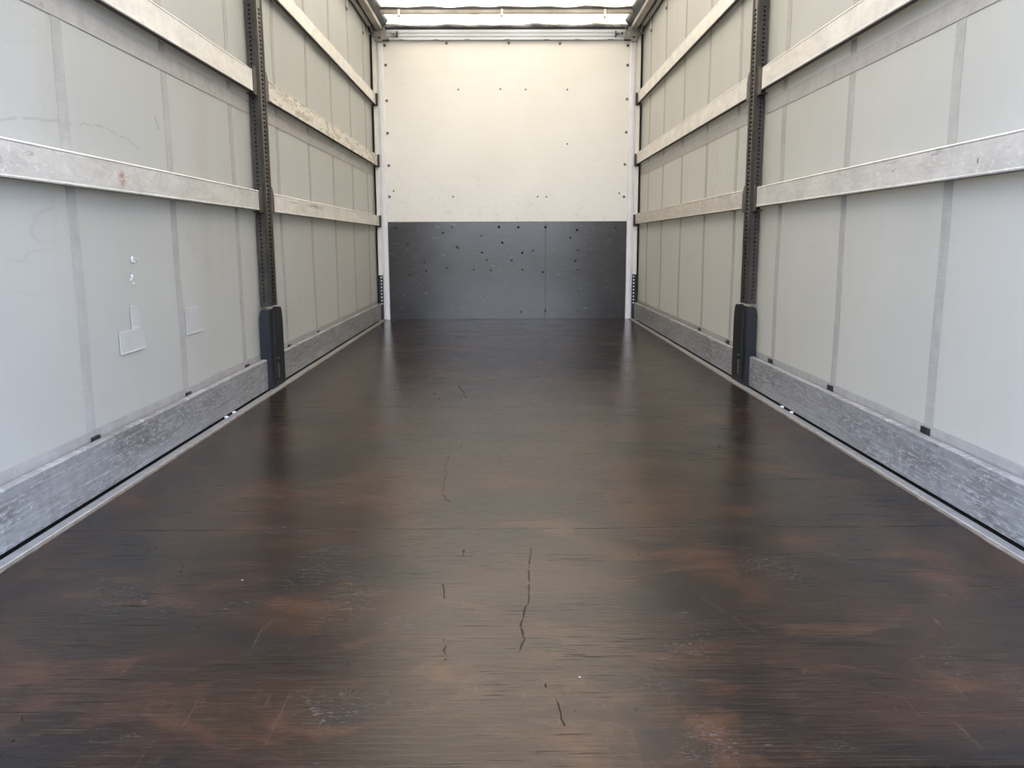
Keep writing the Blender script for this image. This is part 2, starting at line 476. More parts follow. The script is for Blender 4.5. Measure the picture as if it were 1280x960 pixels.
SEAM = simple('dark_seam_fabric', (0.035, 0.033, 0.035), 0.7, 0, 0.3, 20)
BOW = simple('grey_bow_tube', (0.30, 0.275, 0.24), 0.45, 0.3, 0.12, 10)
SCREW = simple('zinc_screw_head', (0.20, 0.18, 0.16), 0.45, 0.6, 0.1)
NAIL = simple('dark_nail_head', (0.012, 0.011, 0.011), 0.5, 0.2)
NAILM = simple('matt_black_nail_hole', (0.004, 0.004, 0.004), 1.0)
NAILM.node_tree.nodes['Principled BSDF'].inputs['Specular IOR Level'].default_value = 0.1
UNDERSHADE = simple('underside_shade', (0.085, 0.075, 0.065), 0.8, 0, 0.2)  # dark colour standing in for the shade under the slats
ROOF = roof_mat()


# ------------------------------------------------------------------ mesh helpers
class MB:
    def __init__(s):
        s.v = []
        s.f = []
        s.mi = []

    def quad(s, a, b, c, d, mi=0):
        i = len(s.v)
        s.v += [tuple(a), tuple(b), tuple(c), tuple(d)]
        s.f.append((i, i + 1, i + 2, i + 3))
        s.mi.append(mi)

    def box(s, x0, x1, y0, y1, z0, z1, mi=0, bev=0.0):
        bm = bmesh.new()
        bmesh.ops.create_cube(bm, size=1)
        for v in bm.verts:
            v.co = Vector((x0 + (v.co.x + .5) * (x1 - x0), y0 + (v.co.y + .5) * (y1 - y0), z0 + (v.co.z + .5) * (z1 - z0)))
        if bev:
            bmesh.ops.bevel(bm, geom=bm.edges[:], offset=bev, segments=2, affect='EDGES', profile=0.6)
        s.addbm(bm, mi)
        return s

    def addbm(s, bm, mi=0):
        bmesh.ops.recalc_face_normals(bm, faces=bm.faces[:])
        bm.verts.index_update()
        i = len(s.v)
        s.v += [tuple(v.co) for v in bm.verts]
        for f in bm.faces:
            s.f.append(tuple(i + v.index for v in f.verts))
            s.mi.append(mi)
        bm.free()

    def prism(s, pts, axis, a, b, mi=0, bev=0.0):
        """outline pts in the two other axes, extruded along axis from a to b"""
        bm = bmesh.new()

        def P(p, t):
            q = list(p)
            q.insert(axis, t)
            return q
        va = [bm.verts.new(P(p, a)) for p in pts]
        vb = [bm.verts.new(P(p, b)) for p in pts]
        bm.faces.new(va)
        bm.faces.new(vb[::-1])
        n = len(pts)
        for i in range(n):
            j = (i + 1) % n
            bm.faces.new((va[i], vb[i], vb[j], va[j]))
        bmesh.ops.recalc_face_normals(bm, faces=bm.faces[:])
        if bev:
            bmesh.ops.bevel(bm, geom=bm.edges[:], offset=bev, segments=2, affect='EDGES')
        s.addbm(bm, mi)
        return s

    def cyl(s, c, r, h, axis, mi=0, n=14, r2=None, dome=0.0):
        bm = bmesh.new()
        bmesh.ops.create_cone(bm, cap_ends=True, segments=n, radius1=r, radius2=r if r2 is None else r2, depth=h)
        if axis == 0:
            bmesh.ops.rotate(bm, verts=bm.verts[:], matrix=Matrix.Rotation(math.pi / 2, 3, 'Y'))
        if axis == 1:
            bmesh.ops.rotate(bm, verts=bm.verts[:], matrix=Matrix.Rotation(math.pi / 2, 3, 'X'))
        bmesh.ops.translate(bm, verts=bm.verts[:], vec=c)
        s.addbm(bm, mi)
        return s

    def tube(s, pts, r, n=8, mi=0, closed=False):
        bm = bmesh.new()
        rings = []
        m = len(pts)
        P = [Vector(p) for p in pts]
        for i, p in enumerate(P):
            if closed:
                d = (P[(i + 1) % m] - P[i - 1])
            else:
                d = P[min(i + 1, m - 1)] - P[max(i - 1, 0)]
            d.normalize()
            u = d.orthogonal()
            if abs(d.dot(Vector((1, 0, 0)))) < 0.9:
                u = d.cross(Vector((1, 0, 0)))
            u.normalize()
            w = d.cross(u)
            rings.append([bm.verts.new(p + (u * math.cos(a) + w * math.sin(a)) * r) for a in [2 * math.pi * k / n for k in range(n)]])
        for i in range(m if closed else m - 1):
            A, B = rings[i], rings[(i + 1) % m]
            for k in range(n):
                bm.faces.new((A[k], A[(k + 1) % n], B[(k + 1) % n], B[k]))
        if not closed:
            bm.faces.new(rings[0])
            bm.faces.new(rings[-1][::-1])
        s.addbm(bm, mi)
        return s

    def perf(s, o, u, v, w, h, vs, hw, hh, depth, nrm, mi=0, mh=1, cen=0.5):
        """strip of width w along u and height h along v; a row of oblong holes centred at the heights vs"""
        o, u, v, nrm = Vector(o), Vector(u), Vector(v), Vector(nrm)

        def P(a, b, d=0.0):
            return o + u * a + v * b - nrm * d
        x0, x1 = w * cen - hw / 2, w * cen + hw / 2
        s.quad(P(0, 0), P(x0, 0), P(x0, h), P(0, h), mi)
        s.quad(P(x1, 0), P(w, 0), P(w, h), P(x1, h), mi)
        y = 0.0
        for c in vs:
            a, b = c - hh / 2, c + hh / 2
            s.quad(P(x0, y), P(x1, y), P(x1, a), P(x0, a), mi)
            q = hw * 0.28
            # corner triangles turn the slot into an octagon
            oc = [(x0 + q, a), (x1 - q, a), (x1, a + q), (x1, b - q), (x1 - q, b), (x0 + q, b), (x0, b - q), (x0, a + q)]
            for tri in (((x0, a), oc[0], oc[7]), ((x1, a), oc[2], oc[1]), ((x1, b), oc[4], oc[3]), ((x0, b), oc[6], oc[5])):
                i = len(s.v)
                s.v += [tuple(P(*t_)) for t_ in tri]
                s.f.append((i, i + 1, i + 2))
                s.mi.append(mi)
            for k in range(8):
                A, B = oc[k], oc[(k + 1) % 8]
                s.quad(P(*A), P(*B), P(*B, depth), P(*A, depth), mh)
            i = len(s.v)
            s.v += [tuple(P(*t_, depth)) for t_ in oc]
            s.f.append(tuple(range(i, i + 8)))
            s.mi.append(mh)
            y = b
        s.quad(P(x0, y), P(x1, y), P(x1, h), P(x0, h), mi)

    def build(s, name, mats, parent=None, smooth=False, label=None):
        me = bpy.data.meshes.new(name)
        me.from_pydata(s.v, [], s.f)
        if not isinstance(mats, (list, tuple)):
            mats = [mats]
        for m in mats:
            me.materials.append(m)
        for p, k in zip(me.polygons, s.mi):
            p.material_index = k
            p.use_smooth = smooth
        me.update()
        o = bpy.data.objects.new(name, me)
        C.objects.link(o)
        if parent:
            o.parent = parent
            o.matrix_parent_inverse = parent.matrix_world.inverted()
        if label:
            o['label'] = label
        return o


def thing(name, label, cat, loc=(0, 0, 0), group=None):
    o = bpy.data.objects.new(name, None)
    o.empty_display_size = 0.1
    o.matrix_world = Matrix.Translation(loc)
    C.objects.link(o)
    return tag(o, label, cat, group)


def tag(o, label, cat=None, group=None, kind=None):
    o['label'] = label
    if cat:
        o['category'] = cat
    if group:
        o['group'] = group
    if kind:
        o['kind'] = kind
    return o


SIDE = {-1: 'left', 1: 'right'}
Y0, Y1 = 1.12, 8.484          # rear edge of the load bed, face of the front wall
XC = 1.32                     # inner face of the side curtains
ROOFZ = 2.885

# ------------------------------------------------------------------ setting
m = MB().box(-1.222, 1.222, Y0, Y1 + 0.02, -0.03, 0.0)
tag(m.build('floor', FLOOR), 'dark brown glossy worn plywood load floor with crosswise panel joints', kind='structure')

m = MB().box(-1.335, 1.335, Y1, Y1 + 0.03, -0.10, 2.838)
wall = m.build('wall_front', WHITE)
tag(wall, 'cream white front bulkhead panel held by rows of small screws', kind='structure')
scr = [(-1.176, 2.645), (-1.173, 2.465), (-1.171, 2.134), (-1.172, 1.829), (-1.169, 1.52), (-1.17, 1.219),
       (-1.128, 1.273), (-0.581, 2.666), (0.021, 2.665), (0.516, 2.66), (-0.063, 2.24), (0.183, 2.236), (0.589, 2.235),
       (1.172, 2.641), (1.174, 2.46), (1.174, 2.144), (1.172, 1.831), (1.164, 1.525), (1.162, 1.212), (1.114, 1.247),
       (-0.538, 1.217), (0.302, 1.215), (0.389, 1.214), (0.593, 1.722), (-0.472, 2.237)]
for i, (x, z) in enumerate(scr):
    r = 0.014 if abs(x) > 1.15 or z > 2.6 else 0.009
    MB().cyl((x, Y1 - 0.002, z), r, 0.006, 1, r2=None).cyl((x, Y1 - 0.0055, z), r * 0.4, 0.003, 1, 1).build('screw', [SCREW, NAIL], wall)

# translucent roof, gently sagging between its bow and the front wall
m = MB()
nx, ny = 24, 90
xs = [-1.235 + 2.47 * i / nx for i in range(nx + 1)]
ys = [Y0 + (Y1 + 0.0 - Y0) * j / ny for j in range(ny + 1)]


def rz(x, y):
    ph = (y - 8.05) / 0.62
    dr = min(1.0, max(0.0, (y - 8.08) / (Y1 - 8.08)))
    return ROOFZ + 0.012 - 0.055 * dr * dr - 0.016 * math.sin(math.pi * ph) ** 2 * (1 - (x / 1.25) ** 2) + 0.004 * math.sin(5 * x + 2.3 * y)


for i in range(nx):
    for j in range(ny):
        a, b, c, d = (xs[i], ys[j]), (xs[i + 1], ys[j]), (xs[i + 1], ys[j + 1]), (xs[i], ys[j + 1])
        m.quad(*[(p[0], p[1], rz(*p)) for p in (a, b, c, d)])
bm = bmesh.new()
rf = m.build('ceiling', ROOF)
bm.from_mesh(rf.data)
bmesh.ops.remove_doubles(bm, verts=bm.verts[:], dist=1e-5)
bm.to_mesh(rf.data)
bm.free()
for p in rf.data.polygons:
    p.use_smooth = True
tag(rf, 'translucent white roof tarpaulin glowing with daylight', kind='structure')

# ------------------------------------------------------------------ side curtains
strapY = {-1: [2.555, 3.33, 4.11, 4.93, 5.712, 6.495, 7.285, 8.07],
          1: [2.575, 3.36, 4.145, 4.96, 5.705, 6.486, 7.27, 8.0]}
bandZ = {-1: (1.415, 1.483), 1: (1.410, 1.478)}


def wave(y, z, s):
    return 0.0022 * math.sin(y * 8.1 + s) * math.sin(z * 2.2 + y) + 0.0016 * math.sin(z * 7 + 3 * y + s)


def sheet(ya, yb, za, zb, off, s, ny, nz, thick=0.0):
    """curved sheet hugging the curtain, off metres in front of it towards the inside"""
    m = MB()

    def P(y, z, d=0.0):
        return (s * (XC - off + d + wave(y, z, s)), y, z)
    for i in range(ny):
        for j in range(nz):
            y_0, y_1 = ya + (yb - ya) * i / ny, ya + (yb - ya) * (i + 1) / ny
            z_0, z_1 = za + (zb - za) * j / nz, za + (zb - za) * (j + 1) / nz
            q = [P(y_0, z_0), P(y_1, z_0), P(y_1, z_1), P(y_0, z_1)]
            if s > 0:
                q = q[::-1]
            m.quad(*q)
            if thick:
                qb = [P(y_0, z_0, thick), P(y_1, z_0, thick), P(y_1, z_1, thick), P(y_0, z_1, thick)]
                m.quad(*(qb if s > 0 else qb[::-1]))
    if thick:
        for j in range(nz):
            z_0, z_1 = za + (zb - za) * j / nz, za + (zb - za) * (j + 1) / nz
            for y in (ya, yb):
                m.quad(P(y, z_0), P(y, z_0, thick), P(y, z_1, thick), P(y, z_1))
        for i in range(ny):
            y_0, y_1 = ya + (yb - ya) * i / ny, ya + (yb - ya) * (i + 1) / ny
            for z in (za, zb):
                m.quad(P(y_0, z), P(y_1, z), P(y_1, z, thick), P(y_0, z, thick))
    return m


def weld(o):
    b = bmesh.new()
    b.from_mesh(o.data)
    bmesh.ops.remove_doubles(b, verts=b.verts[:], dist=1e-5)
    bmesh.ops.recalc_face_normals(b, faces=b.faces[:])
    b.to_mesh(o.data)
    b.free()


for s in (-1, 1):
    cu = thing('side_curtain', {
        -1: 'pale grey tarpaulin curtain on the left side with square repair patches and webbing straps',
        1: 'pale grey tarpaulin curtain on the right side crossed by webbing straps, no patches'}[s],
        'curtain', (s * XC, 4.8, 0), 'tarpaulin side curtains')
    o = sheet(Y0, Y1 - 0.002, -0.12, 2.80, 0.0, s, 120, 46, 0.003).build('tarpaulin', CUR_L if s < 0 else CUR_R, cu, True)
    weld(o)
    o.data.shade_flat()
    for p in o.data.polygons:
        p.use_smooth = abs(p.normal.x) > 0.7
    for y in strapY[s]:
        w = 0.054
        o = sheet(y - w / 2, y + w / 2, 0.14, 2.78, 0.0016, s, 2, 46, 0.0010).build('strap', WEB, cu)
        weld(o)
        if y < 6:
            MB().box(s * (XC - 0.012) - 0.004, s * (XC - 0.012) + 0.004, y - 0.024, y + 0.024, 0.155, 0.186 if s > 0 else 0.176, bev=0.002).build('strap_buckle', STEELB, o)
    o = sheet(Y0, Y1 - 0.06, bandZ[s][0], bandZ[s][1], 0.0030, s, 120, 2, 0.0010).build('reinforcement_band', WEB, cu)
    weld(o)
    o = sheet(Y0, Y1 - 0.06, 0.02, 0.192, 0.0055, s, 120, 2, 0.0015).build('hem', HEM, cu)
    weld(o)
    for y in ((7.27, 8.07) if s < 0 else (7.27, 8.0)):
        h = MB()
        x = s * 1.312
        zt, zb = 2.772, 2.672
        h.tube([(x, y - 0.008, zt), (x, y - 0.008, zb + 0.012), (x, y - 0.004, zb), (x, y + 0.004, zb), (x, y + 0.008, zb + 0.012), (x, y + 0.008, zt)], 0.004, 8)
        h.box(x - 0.006, x + 0.006, y - 0.011, y + 0.011, zb - 0.018, zb + 0.004, 1, 0.002)
        h.build('hanger_loop', [POSTC, CAST], cu, True)
    if s < 0:
        def flat_patch(ya, yb, za, zb):
            o = sheet(ya, yb, za, zb, 0.0035, s, 4, 3, 0.001).build('repair_patch', PATCH, cu)
            weld(o)
            g = MB()
            x = s * (XC - 0.004)
            t_ = 0.0028
            for (a, b, c, d) in ((ya - t_, ya + t_, za, zb), (ya, yb, za - t_ * .7, za + t_ * .7), (ya, yb - 0.05, zb - t_ * .7, zb + t_ * .7)):
                sh = sheet(a, b, c, d, 0.0045, s, 3, 3, 0.0008)
                g.v, base = g.v + sh.v, len(g.v)
                g.f += [tuple(k + base for k in f) for f in sh.f]
                g.mi += sh.mi
            g.build('glue_line', GLUE, o)
        flat_patch(2.785, 2.985, 0.402, 0.475)
        flat_patch(2.885, 2.955, 0.48, 0.556)
        flat_patch(3.372, 3.560, 0.405, 0.508)
        g = MB()
        for (y, z, a, b) in ((2.937, 0.714, 0.011, 0.013), (2.952, 0.706, 0.003, 0.004), (2.925, 0.655, 0.007, 0.010),
                             (2.915, 0.645, 0.004, 0.006), (2.931, 0.632, 0.004, 0.004), (2.974, 0.712, 0.004, 0.003)):
            bmx = bmesh.new()
            bmesh.ops.create_uvsphere(bmx, u_segments=10, v_segments=6, radius=1)
            for v in bmx.verts:
                v.co = Vector((s * (XC - 0.001) + v.co.x * 0.003, y + v.co.y * a * (1 + .3 * math.sin(5 * v.co.z)), z + v.co.z * b))
            g = MB()
            g.addbm(bmx)
            g.build('paint_splash', GLUE, cu, True)

# ------------------------------------------------------------------ front kick board, header, posts
kb = thing('kick_board', 'dark grey plywood kick board with nail holes across the foot of the front wall', 'board', (0, Y1 - 0.01, 0))
MB().box(-1.196, 0.381, Y1 - 0.012, Y1, 0.0, 0.974, bev=0.001).box(0.3825, 1.196, Y1 - 0.012, Y1, 0.0, 0.974, bev=0.001).build('plywood_sheet', PLY, kb)
holes = [(-1.121, 0.917), (-0.552, 0.921), (-0.084, 0.92), (-0.645, 0.865), (-0.261, 0.834), (-1.0, 0.747), (-0.51, 0.726),
         (-0.494, 0.715), (-0.257, 0.668), (-0.341, 0.499), (-0.168, 0.493), (-0.986, 0.445), (-0.836, 0.573), (-0.819, 0.485),
         (-0.052, 0.765), (-0.608, 0.516), (-0.209, 0.596), (0.042, 0.589), (0.109, 0.917), (0.38, 0.916), (1.082, 0.911),
         (0.632, 0.81), (0.697, 0.888), (0.257, 0.686), (0.148, 0.664), (0.704, 0.689), (0.148, 0.498), (0.706, 0.496),
         (0.131, 0.072), (0.382, 0.083), (0.71, 0.08), (0.356, 0.471), (0.683, 0.582)]
big = {(-0.084, 0.92), (0.38, 0.916)}
for x, z in holes:
    r = 0.013 if (x, z) in big else random.uniform(0.008, 0.012)
    MB().cyl((x, Y1 - 0.0125, z), r, 0.003, 1, n=12).build('nail', NAILM, kb)

hd = thing('header_rail', 'bright ribbed aluminium rail along the top of the front wall', 'rail', (0, Y1 - 0.02, 2.69))
prof = [(Y1, 2.686), (Y1 - 0.030, 2.686), (Y1 - 0.034, 2.690), (Y1 - 0.034, 2.712), (Y1 - 0.030, 2.715), (Y1 - 0.030, 2.719), (Y1 - 0.036, 2.722),
        (Y1 - 0.036, 2.744), (Y1 - 0.031, 2.747), (Y1 - 0.031, 2.751), (Y1 - 0.037, 2.754), (Y1 - 0.037, 2.778), (Y1 - 0.033, 2.782), (Y1, 2.782)]
MB().prism(prof, 0, -1.155, 1.155).build('rail_profile', ALU, hd)
for x in (-1.02, -0.678, -0.378, 0.006, 0.382, 0.682, 1.0):
    MB().box(x - 0.026, x + 0.026, Y1 - 0.0352, Y1 - 0.030, 2.688, 2.6925).build('drain_slot', BLACK, hd)
MB().box(-1.17, 1.17, Y1 - 0.030, Y1, 2.780, 2.800).build('black_gap_fill', BLACK, hd)  # black strip drawing the dark gap above the rail
# latch hardware near both ends
lt = MB()
ring = [(-1.083 + 0.024 * math.cos(a), Y1 - 0.048, 2.742 + 0.024 * math.sin(a)) for a in [math.pi * (0.75 + 1.5 * k / 12) for k in range(13)]]
lt.tube(ring, 0.0045, 8)
lt.cyl((-1.083, Y1 - 0.041, 2.744), 0.012, 0.012, 1)
lt.build('latch_ring', CAST, hd, True)
for sx in (-1, 1):
    t_ = MB().box(sx * 1.048 - 0.006, sx * 1.048 + 0.006, Y1 - 0.056, Y1 - 0.034, 2.712, 2.765, bev=0.002)
    if sx > 0:
        t_.box(1.048, 1.085, Y1 - 0.052, Y1 - 0.040, 2.732, 2.743, bev=0.002)
        t_.cyl((1.108, Y1 - 0.045, 2.742), 0.011, 0.02, 1)
    t_.build('latch_bolt', STEEL, hd)

fl = MB()
n = 80
for i in range(n):
    x0_, x1_ = -1.19 + 2.38 * i / n, -1.19 + 2.38 * (i + 1) / n

    def ft(x):
        return 2.832 + 0.013 * math.exp(-((x - 0.35) / 0.35) ** 2) + 0.004 * math.sin(9 * x) + 0.003 * math.sin(23 * x + 1) + 0.012 * math.exp(-((x - 1.0) / 0.2) ** 2) - 0.004 * x

    def fy(x, k):
        return Y1 - 0.020 - 0.020 * math.sin(k * math.pi) - 0.006 * math.sin(14 * x + 4 * k)
    for k in range(4):
        a, b = k / 4, (k + 1) / 4
        za0, zb0 = 2.801 + (ft(x0_) - 2.801) * a, 2.801 + (ft(x0_) - 2.801) * b
        za1, zb1 = 2.801 + (ft(x1_) - 2.801) * a, 2.801 + (ft(x1_) - 2.801) * b
        fl.quad((x0_, fy(x0_, a), za0), (x1_, fy(x1_, a), za1), (x1_, fy(x1_, b), zb1), (x0_, fy(x0_, b), zb0))
    fl.quad((x0_, fy(x0_, 1), ft(x0_)), (x1_, fy(x1_, 1), ft(x1_)), (x1_, Y1 - 0.002, ft(x1_)), (x0_, Y1 - 0.002, ft(x0_)))
o = fl.build('tarpaulin_flap', FLAP, None, True)
weld(o)
for p in o.data.polygons:
    p.use_smooth = True
tag(o, 'rumpled blue-grey tarpaulin flap above the aluminium header rail', 'flap')

rowZ = [(0.934, 1.033), (1.513, 1.618), (2.090, 2.192)]
for s in (-1, 1):
    cp = thing('corner_post', {-1: 'white corner post at the left end of the front wall with black perforated foot',
                               1: 'white corner post at the right end of the front wall with black perforated foot'}[s],
               'post', (s * 1.24, Y1 - 0.02, 0), 'corner posts of the front wall')

    def bx(a, b, *r, **k):
        return MB().box(min(s * a, s * b), max(s * a, s * b), *r, **k)
    MB().prism([(s * 1.192, Y1 - 0.002), (s * 1.194, Y1 - 0.034), (s * 1.200, Y1 - 0.040), (s * 1.234, Y1 - 0.040), (s * 1.238, Y1 - 0.032), (s * 1.246, Y1 - 0.032), (s * 1.247, Y1 - 0.002)],
               2, 0.0, 2.70).build('inner_post', POSTW, cp)
    MB().prism([(s * 1.247, Y1), (s * 1.247, Y1 - 0.022), (s * 1.258, Y1 - 0.022), (s * 1.258, Y1 - 0.048), (s * 1.292, Y1 - 0.048), (s * 1.296, Y1 - 0.040), (s * 1.296, Y1)],
               2, 0.448, 2.72).build('outer_post', POSTC, cp)
    pf = MB()
    a = (min(s * 1.258, s * 1.296), Y1 - 0.050, 0.140)
    hs = [0.022 + 0.033 * k for k in range(9)]
    pf.perf(a, (1, 0, 0), (0, 0, 1), 0.038, 0.308, hs, 0.014, 0.015, 0.002, (0, -1, 0), 0, 1, 0.72 if s < 0 else 0.28)
    pf.box(a[0], a[0] + 0.038, Y1 - 0.0455, Y1, 0.0, 0.448)
    pf.build('perforated_foot', [STEELB, POSTC], cp)
    MB().box(min(s * 1.303, s * 1.3155), max(s * 1.303, s * 1.3155), Y1 - 0.03, Y1 - 0.001, 0.0, 2.74).build('black_gap_fill', BLACK, cp)  # black seal closing the gap between post and curtain
    for (za, zb) in rowZ:
        k = MB()
        xa, xb = sorted((s * 1.252, s * 1.258))
        k.box(xa, xb, Y1 - 0.072, Y1 - 0.040, za - 0.012, zb + 0.004)
        xa, xb = sorted((s * 1.252, s * 1.305))
        k.box(xa, xb, Y1 - 0.072, Y1 - 0.040, za - 0.012, za - 0.005)
        k.box(xa, xb, Y1 - 0.054, Y1 - 0.049, za - 0.012, zb + 0.002)
        k.build('slat_holder', STEEL, cp)

    cb = thing('corner_casting', {-1: 'grey cast metal bracket in the upper left corner joining rail, post and header',
                                  1: 'grey cast metal bracket in the upper right corner joining rail, post and header'}[s],
               'bracket', (s * 1.2, Y1 - 0.04, 2.72), 'cast corner brackets')
    pts = [(s * 1.305, 2.768), (s * 1.305, 2.735), (s * 1.262, 2.700), (s * 1.250, 2.668), (s * 1.195, 2.664), (s * 1.190, 2.678), (s * 1.125, 2.682), (s * 1.120, 2.700), (s * 1.150, 2.712), (s * 1.160, 2.790), (s * 1.200, 2.792)]
    MB().prism(pts, 1, Y1 - 0.080, Y1 - 0.049, bev=0.003).build('casting_body', CAST, cb)
    xa, xb = sorted((s * 1.128, s * 1.19))
    MB().box(xa, xb, Y1 - 0.078, Y1 - 0.049, 2.672, 2.683, bev=0.001).build('clamp_lip', NAIL, cb)
    MB().cyl((s * 1.215, Y1 - 0.083, 2.70), 0.011, 0.01, 1, n=6).build('bolt_head', STEEL, cb)
    if s > 0:
        MB().tube([(1.135, Y1 - 0.060, 2.735), (1.142, Y1 - 0.060, 2.76), (1.14, Y1 - 0.060, 2.80), (1.15, Y1 - 0.060, 2.82)], 0.005).build('wire_hook', CAST, cb)

    # ---------------- roof side rail
    cr_ = thing('roof_rail', {-1: 'weathered aluminium roof rail with curtain track running along the top left',
                              1: 'weathered aluminium roof rail with curtain track running along the top right'}[s],
                'rail', (s * 1.25, 4.8, 2.78), 'roof side rails')
    ye = Y1 - 0.075
    MB().prism([(s * 1.192, 2.772), (s * 1.244, 2.765), (s * 1.248, 2.775), (s * 1.248, 2.95), (s * 1.200, 2.95), (s * 1.192, 2.87)], 1, Y0, ye).build('beam', CANT, cr_)
    MB().prism([(s * 1.264, 2.774), (s * 1.266, 2.762), (s * 1.296, 2.758), (s * 1.300, 2.764), (s * 1.300, 2.80), (s * 1.264, 2.80)], 1, Y0, ye).build('curtain_track', CANT2, cr_)
    MB().box(*sorted((s * 1.246, s * 1.340)), Y0, Y1 + 0.01, 2.785, 2.95).build('track_channel', BLACK, cr_)
    MB().box(*sorted((s * 1.301, s * 1.316)), Y0, Y1 - 0.02, 2.772, 2.80).build('black_gap_fill', BLACK, cr_)  # black strip drawing the dark gap between track and curtain

    # ---------------- tarpaulin side edge of the roof
    v = MB()
    n = 110
    K = 5

    def VP(j, k):
        y = Y0 + (Y1 - 0.02 - Y0) * j / n
        t__ = k / K
        rip = 0.006 * math.sin(y * 10.1) * math.sin(math.pi * t__) + (0.010 * math.exp(-((y - 8.05) / 0.05) ** 2) + 0.012 * math.exp(-((y - 8.40) / 0.08) ** 2)) * t__
        return (s * (1.196 - 0.052 * t__ - 0.010 * math.sin(math.pi * t__) - rip), y, 2.806 + 0.055 * t__ + 0.30 * rip)
    for j in range(n):
        for k in range(K):
            v.quad(VP(j, k), VP(j + 1, k), VP(j + 1, k + 1), VP(j, k + 1))
        a, b = VP(j, K), VP(j + 1, K)
        v.quad(a, b, (s * 1.16, b[1], 2.93), (s * 1.16, a[1], 2.93))
    o = v.build('tarpaulin_edge', VAL)
    weld(o)
    for p in o.data.polygons:
        p.use_smooth = True
    tag(o, {-1: 'dark grey-green tarpaulin strip folded along the left edge of the bright roof',
            1: 'dark grey-green tarpaulin strip folded along the right edge of the bright roof'}[s], 'tarpaulin strip', 'roof edge strips')

    # ---------------- roller carriage on the track
    yr = 8.26
    rc = thing('roller_carriage', {-1: 'small dark roller carriage on the left roof rail near the front wall',
                                   1: 'small dark roller carriage on the right roof rail near the front wall'}[s],
               'roller', (s * 1.28, yr, 2.75), 'curtain roller carriages')
    MB().prism([(yr - 0.075, 2.764), (yr - 0.070, 2.738), (yr - 0.040, 2.722), (yr + 0.040, 2.722), (yr + 0.070, 2.738), (yr + 0.075, 2.764)], 0,
               min(s * 1.262, s * 1.268), max(s * 1.262, s * 1.268), bev=0.001).build('side_plate', CANT2, rc)
    for dy in (-0.036, 0.036):
        w = MB().cyl((s * 1.258, yr + dy, 2.746), 0.018, 0.012, 0, n=20)
        w.cyl((s * 1.251, yr + dy, 2.746), 0.006, 0.006, 0, 1)
        w.build('roller_wheel', [NAIL, CAST], rc)
    MB().box(*sorted((s * 1.268, s * 1.292)), yr - 0.02, yr + 0.02, 2.715, 2.758, bev=0.002).build('hanger_block', STEEL, rc)

# ------------------------------------------------------------------ roof bow
by = 8.05
rb = thing('roof_bow', 'pale grey crosswise roof bow with clips under the bright tarpaulin', 'roof bow', (0, by, 2.84))
MB().prism([(by - 0.016, 2.822), (by + 0.016, 2.822), (by + 0.016, 2.860), (by - 0.016, 2.860)], 0, -1.15, 1.15, bev=0.003).build('tube', BOW, rb)
for s in (-1, 1):
    MB().prism([(s * 1.13, 2.864), (s * 1.192, 2.866), (s * 1.192, 2.850), (s * 1.15, 2.834), (s * 1.13, 2.832)], 1, by - 0.019, by + 0.019, bev=0.002).build('end_shoe', CANT, rb)
sm = MB()
n = 70
for i in range(n):
    a, b = -1.14 + 2.28 * i / n, -1.14 + 2.28 * (i + 1) / n

    def hz(x):
        return 2.874 + 0.006 * abs(math.sin(6.2 * x)) + 0.004 * math.sin(17 * x + 1) + 0.010 * math.exp(-((x + 0.04) / 0.06) ** 2) + 0.006 * math.exp(-((x - 0.7) / 0.06) ** 2)
    sm.quad((a, by - 0.020, 2.857), (b, by - 0.020, 2.857), (b, by - 0.020, hz(b)), (a, by - 0.020, hz(a)))
    sm.quad((a, by - 0.020, hz(a)), (b, by - 0.020, hz(b)), (b, by + 0.020, hz(b) + 0.004), (a, by + 0.020, hz(a) + 0.004))
    sm.quad((a, by + 0.020, 2.857), (b, by + 0.020, 2.857), (b, by + 0.020, hz(b) + 0.004), (a, by + 0.020, hz(a) + 0.004))
sm.build('seam_pocket', SEAM, rb, label='dark wavy fabric pocket over the bow')
for x, z in ((-0.979, 2.796), (-0.042, 2.796), (0.896, 2.783)):
    k = MB().box(x - 0.010, x + 0.010, by - 0.023, by - 0.016, z + 0.008, 2.858, bev=0.002)
    k.box(x - 0.014, x + 0.010, by - 0.022, by + 0.004, z, z + 0.014, 1, bev=0.002)
    k.build('clip', [POSTC, CAST], rb)

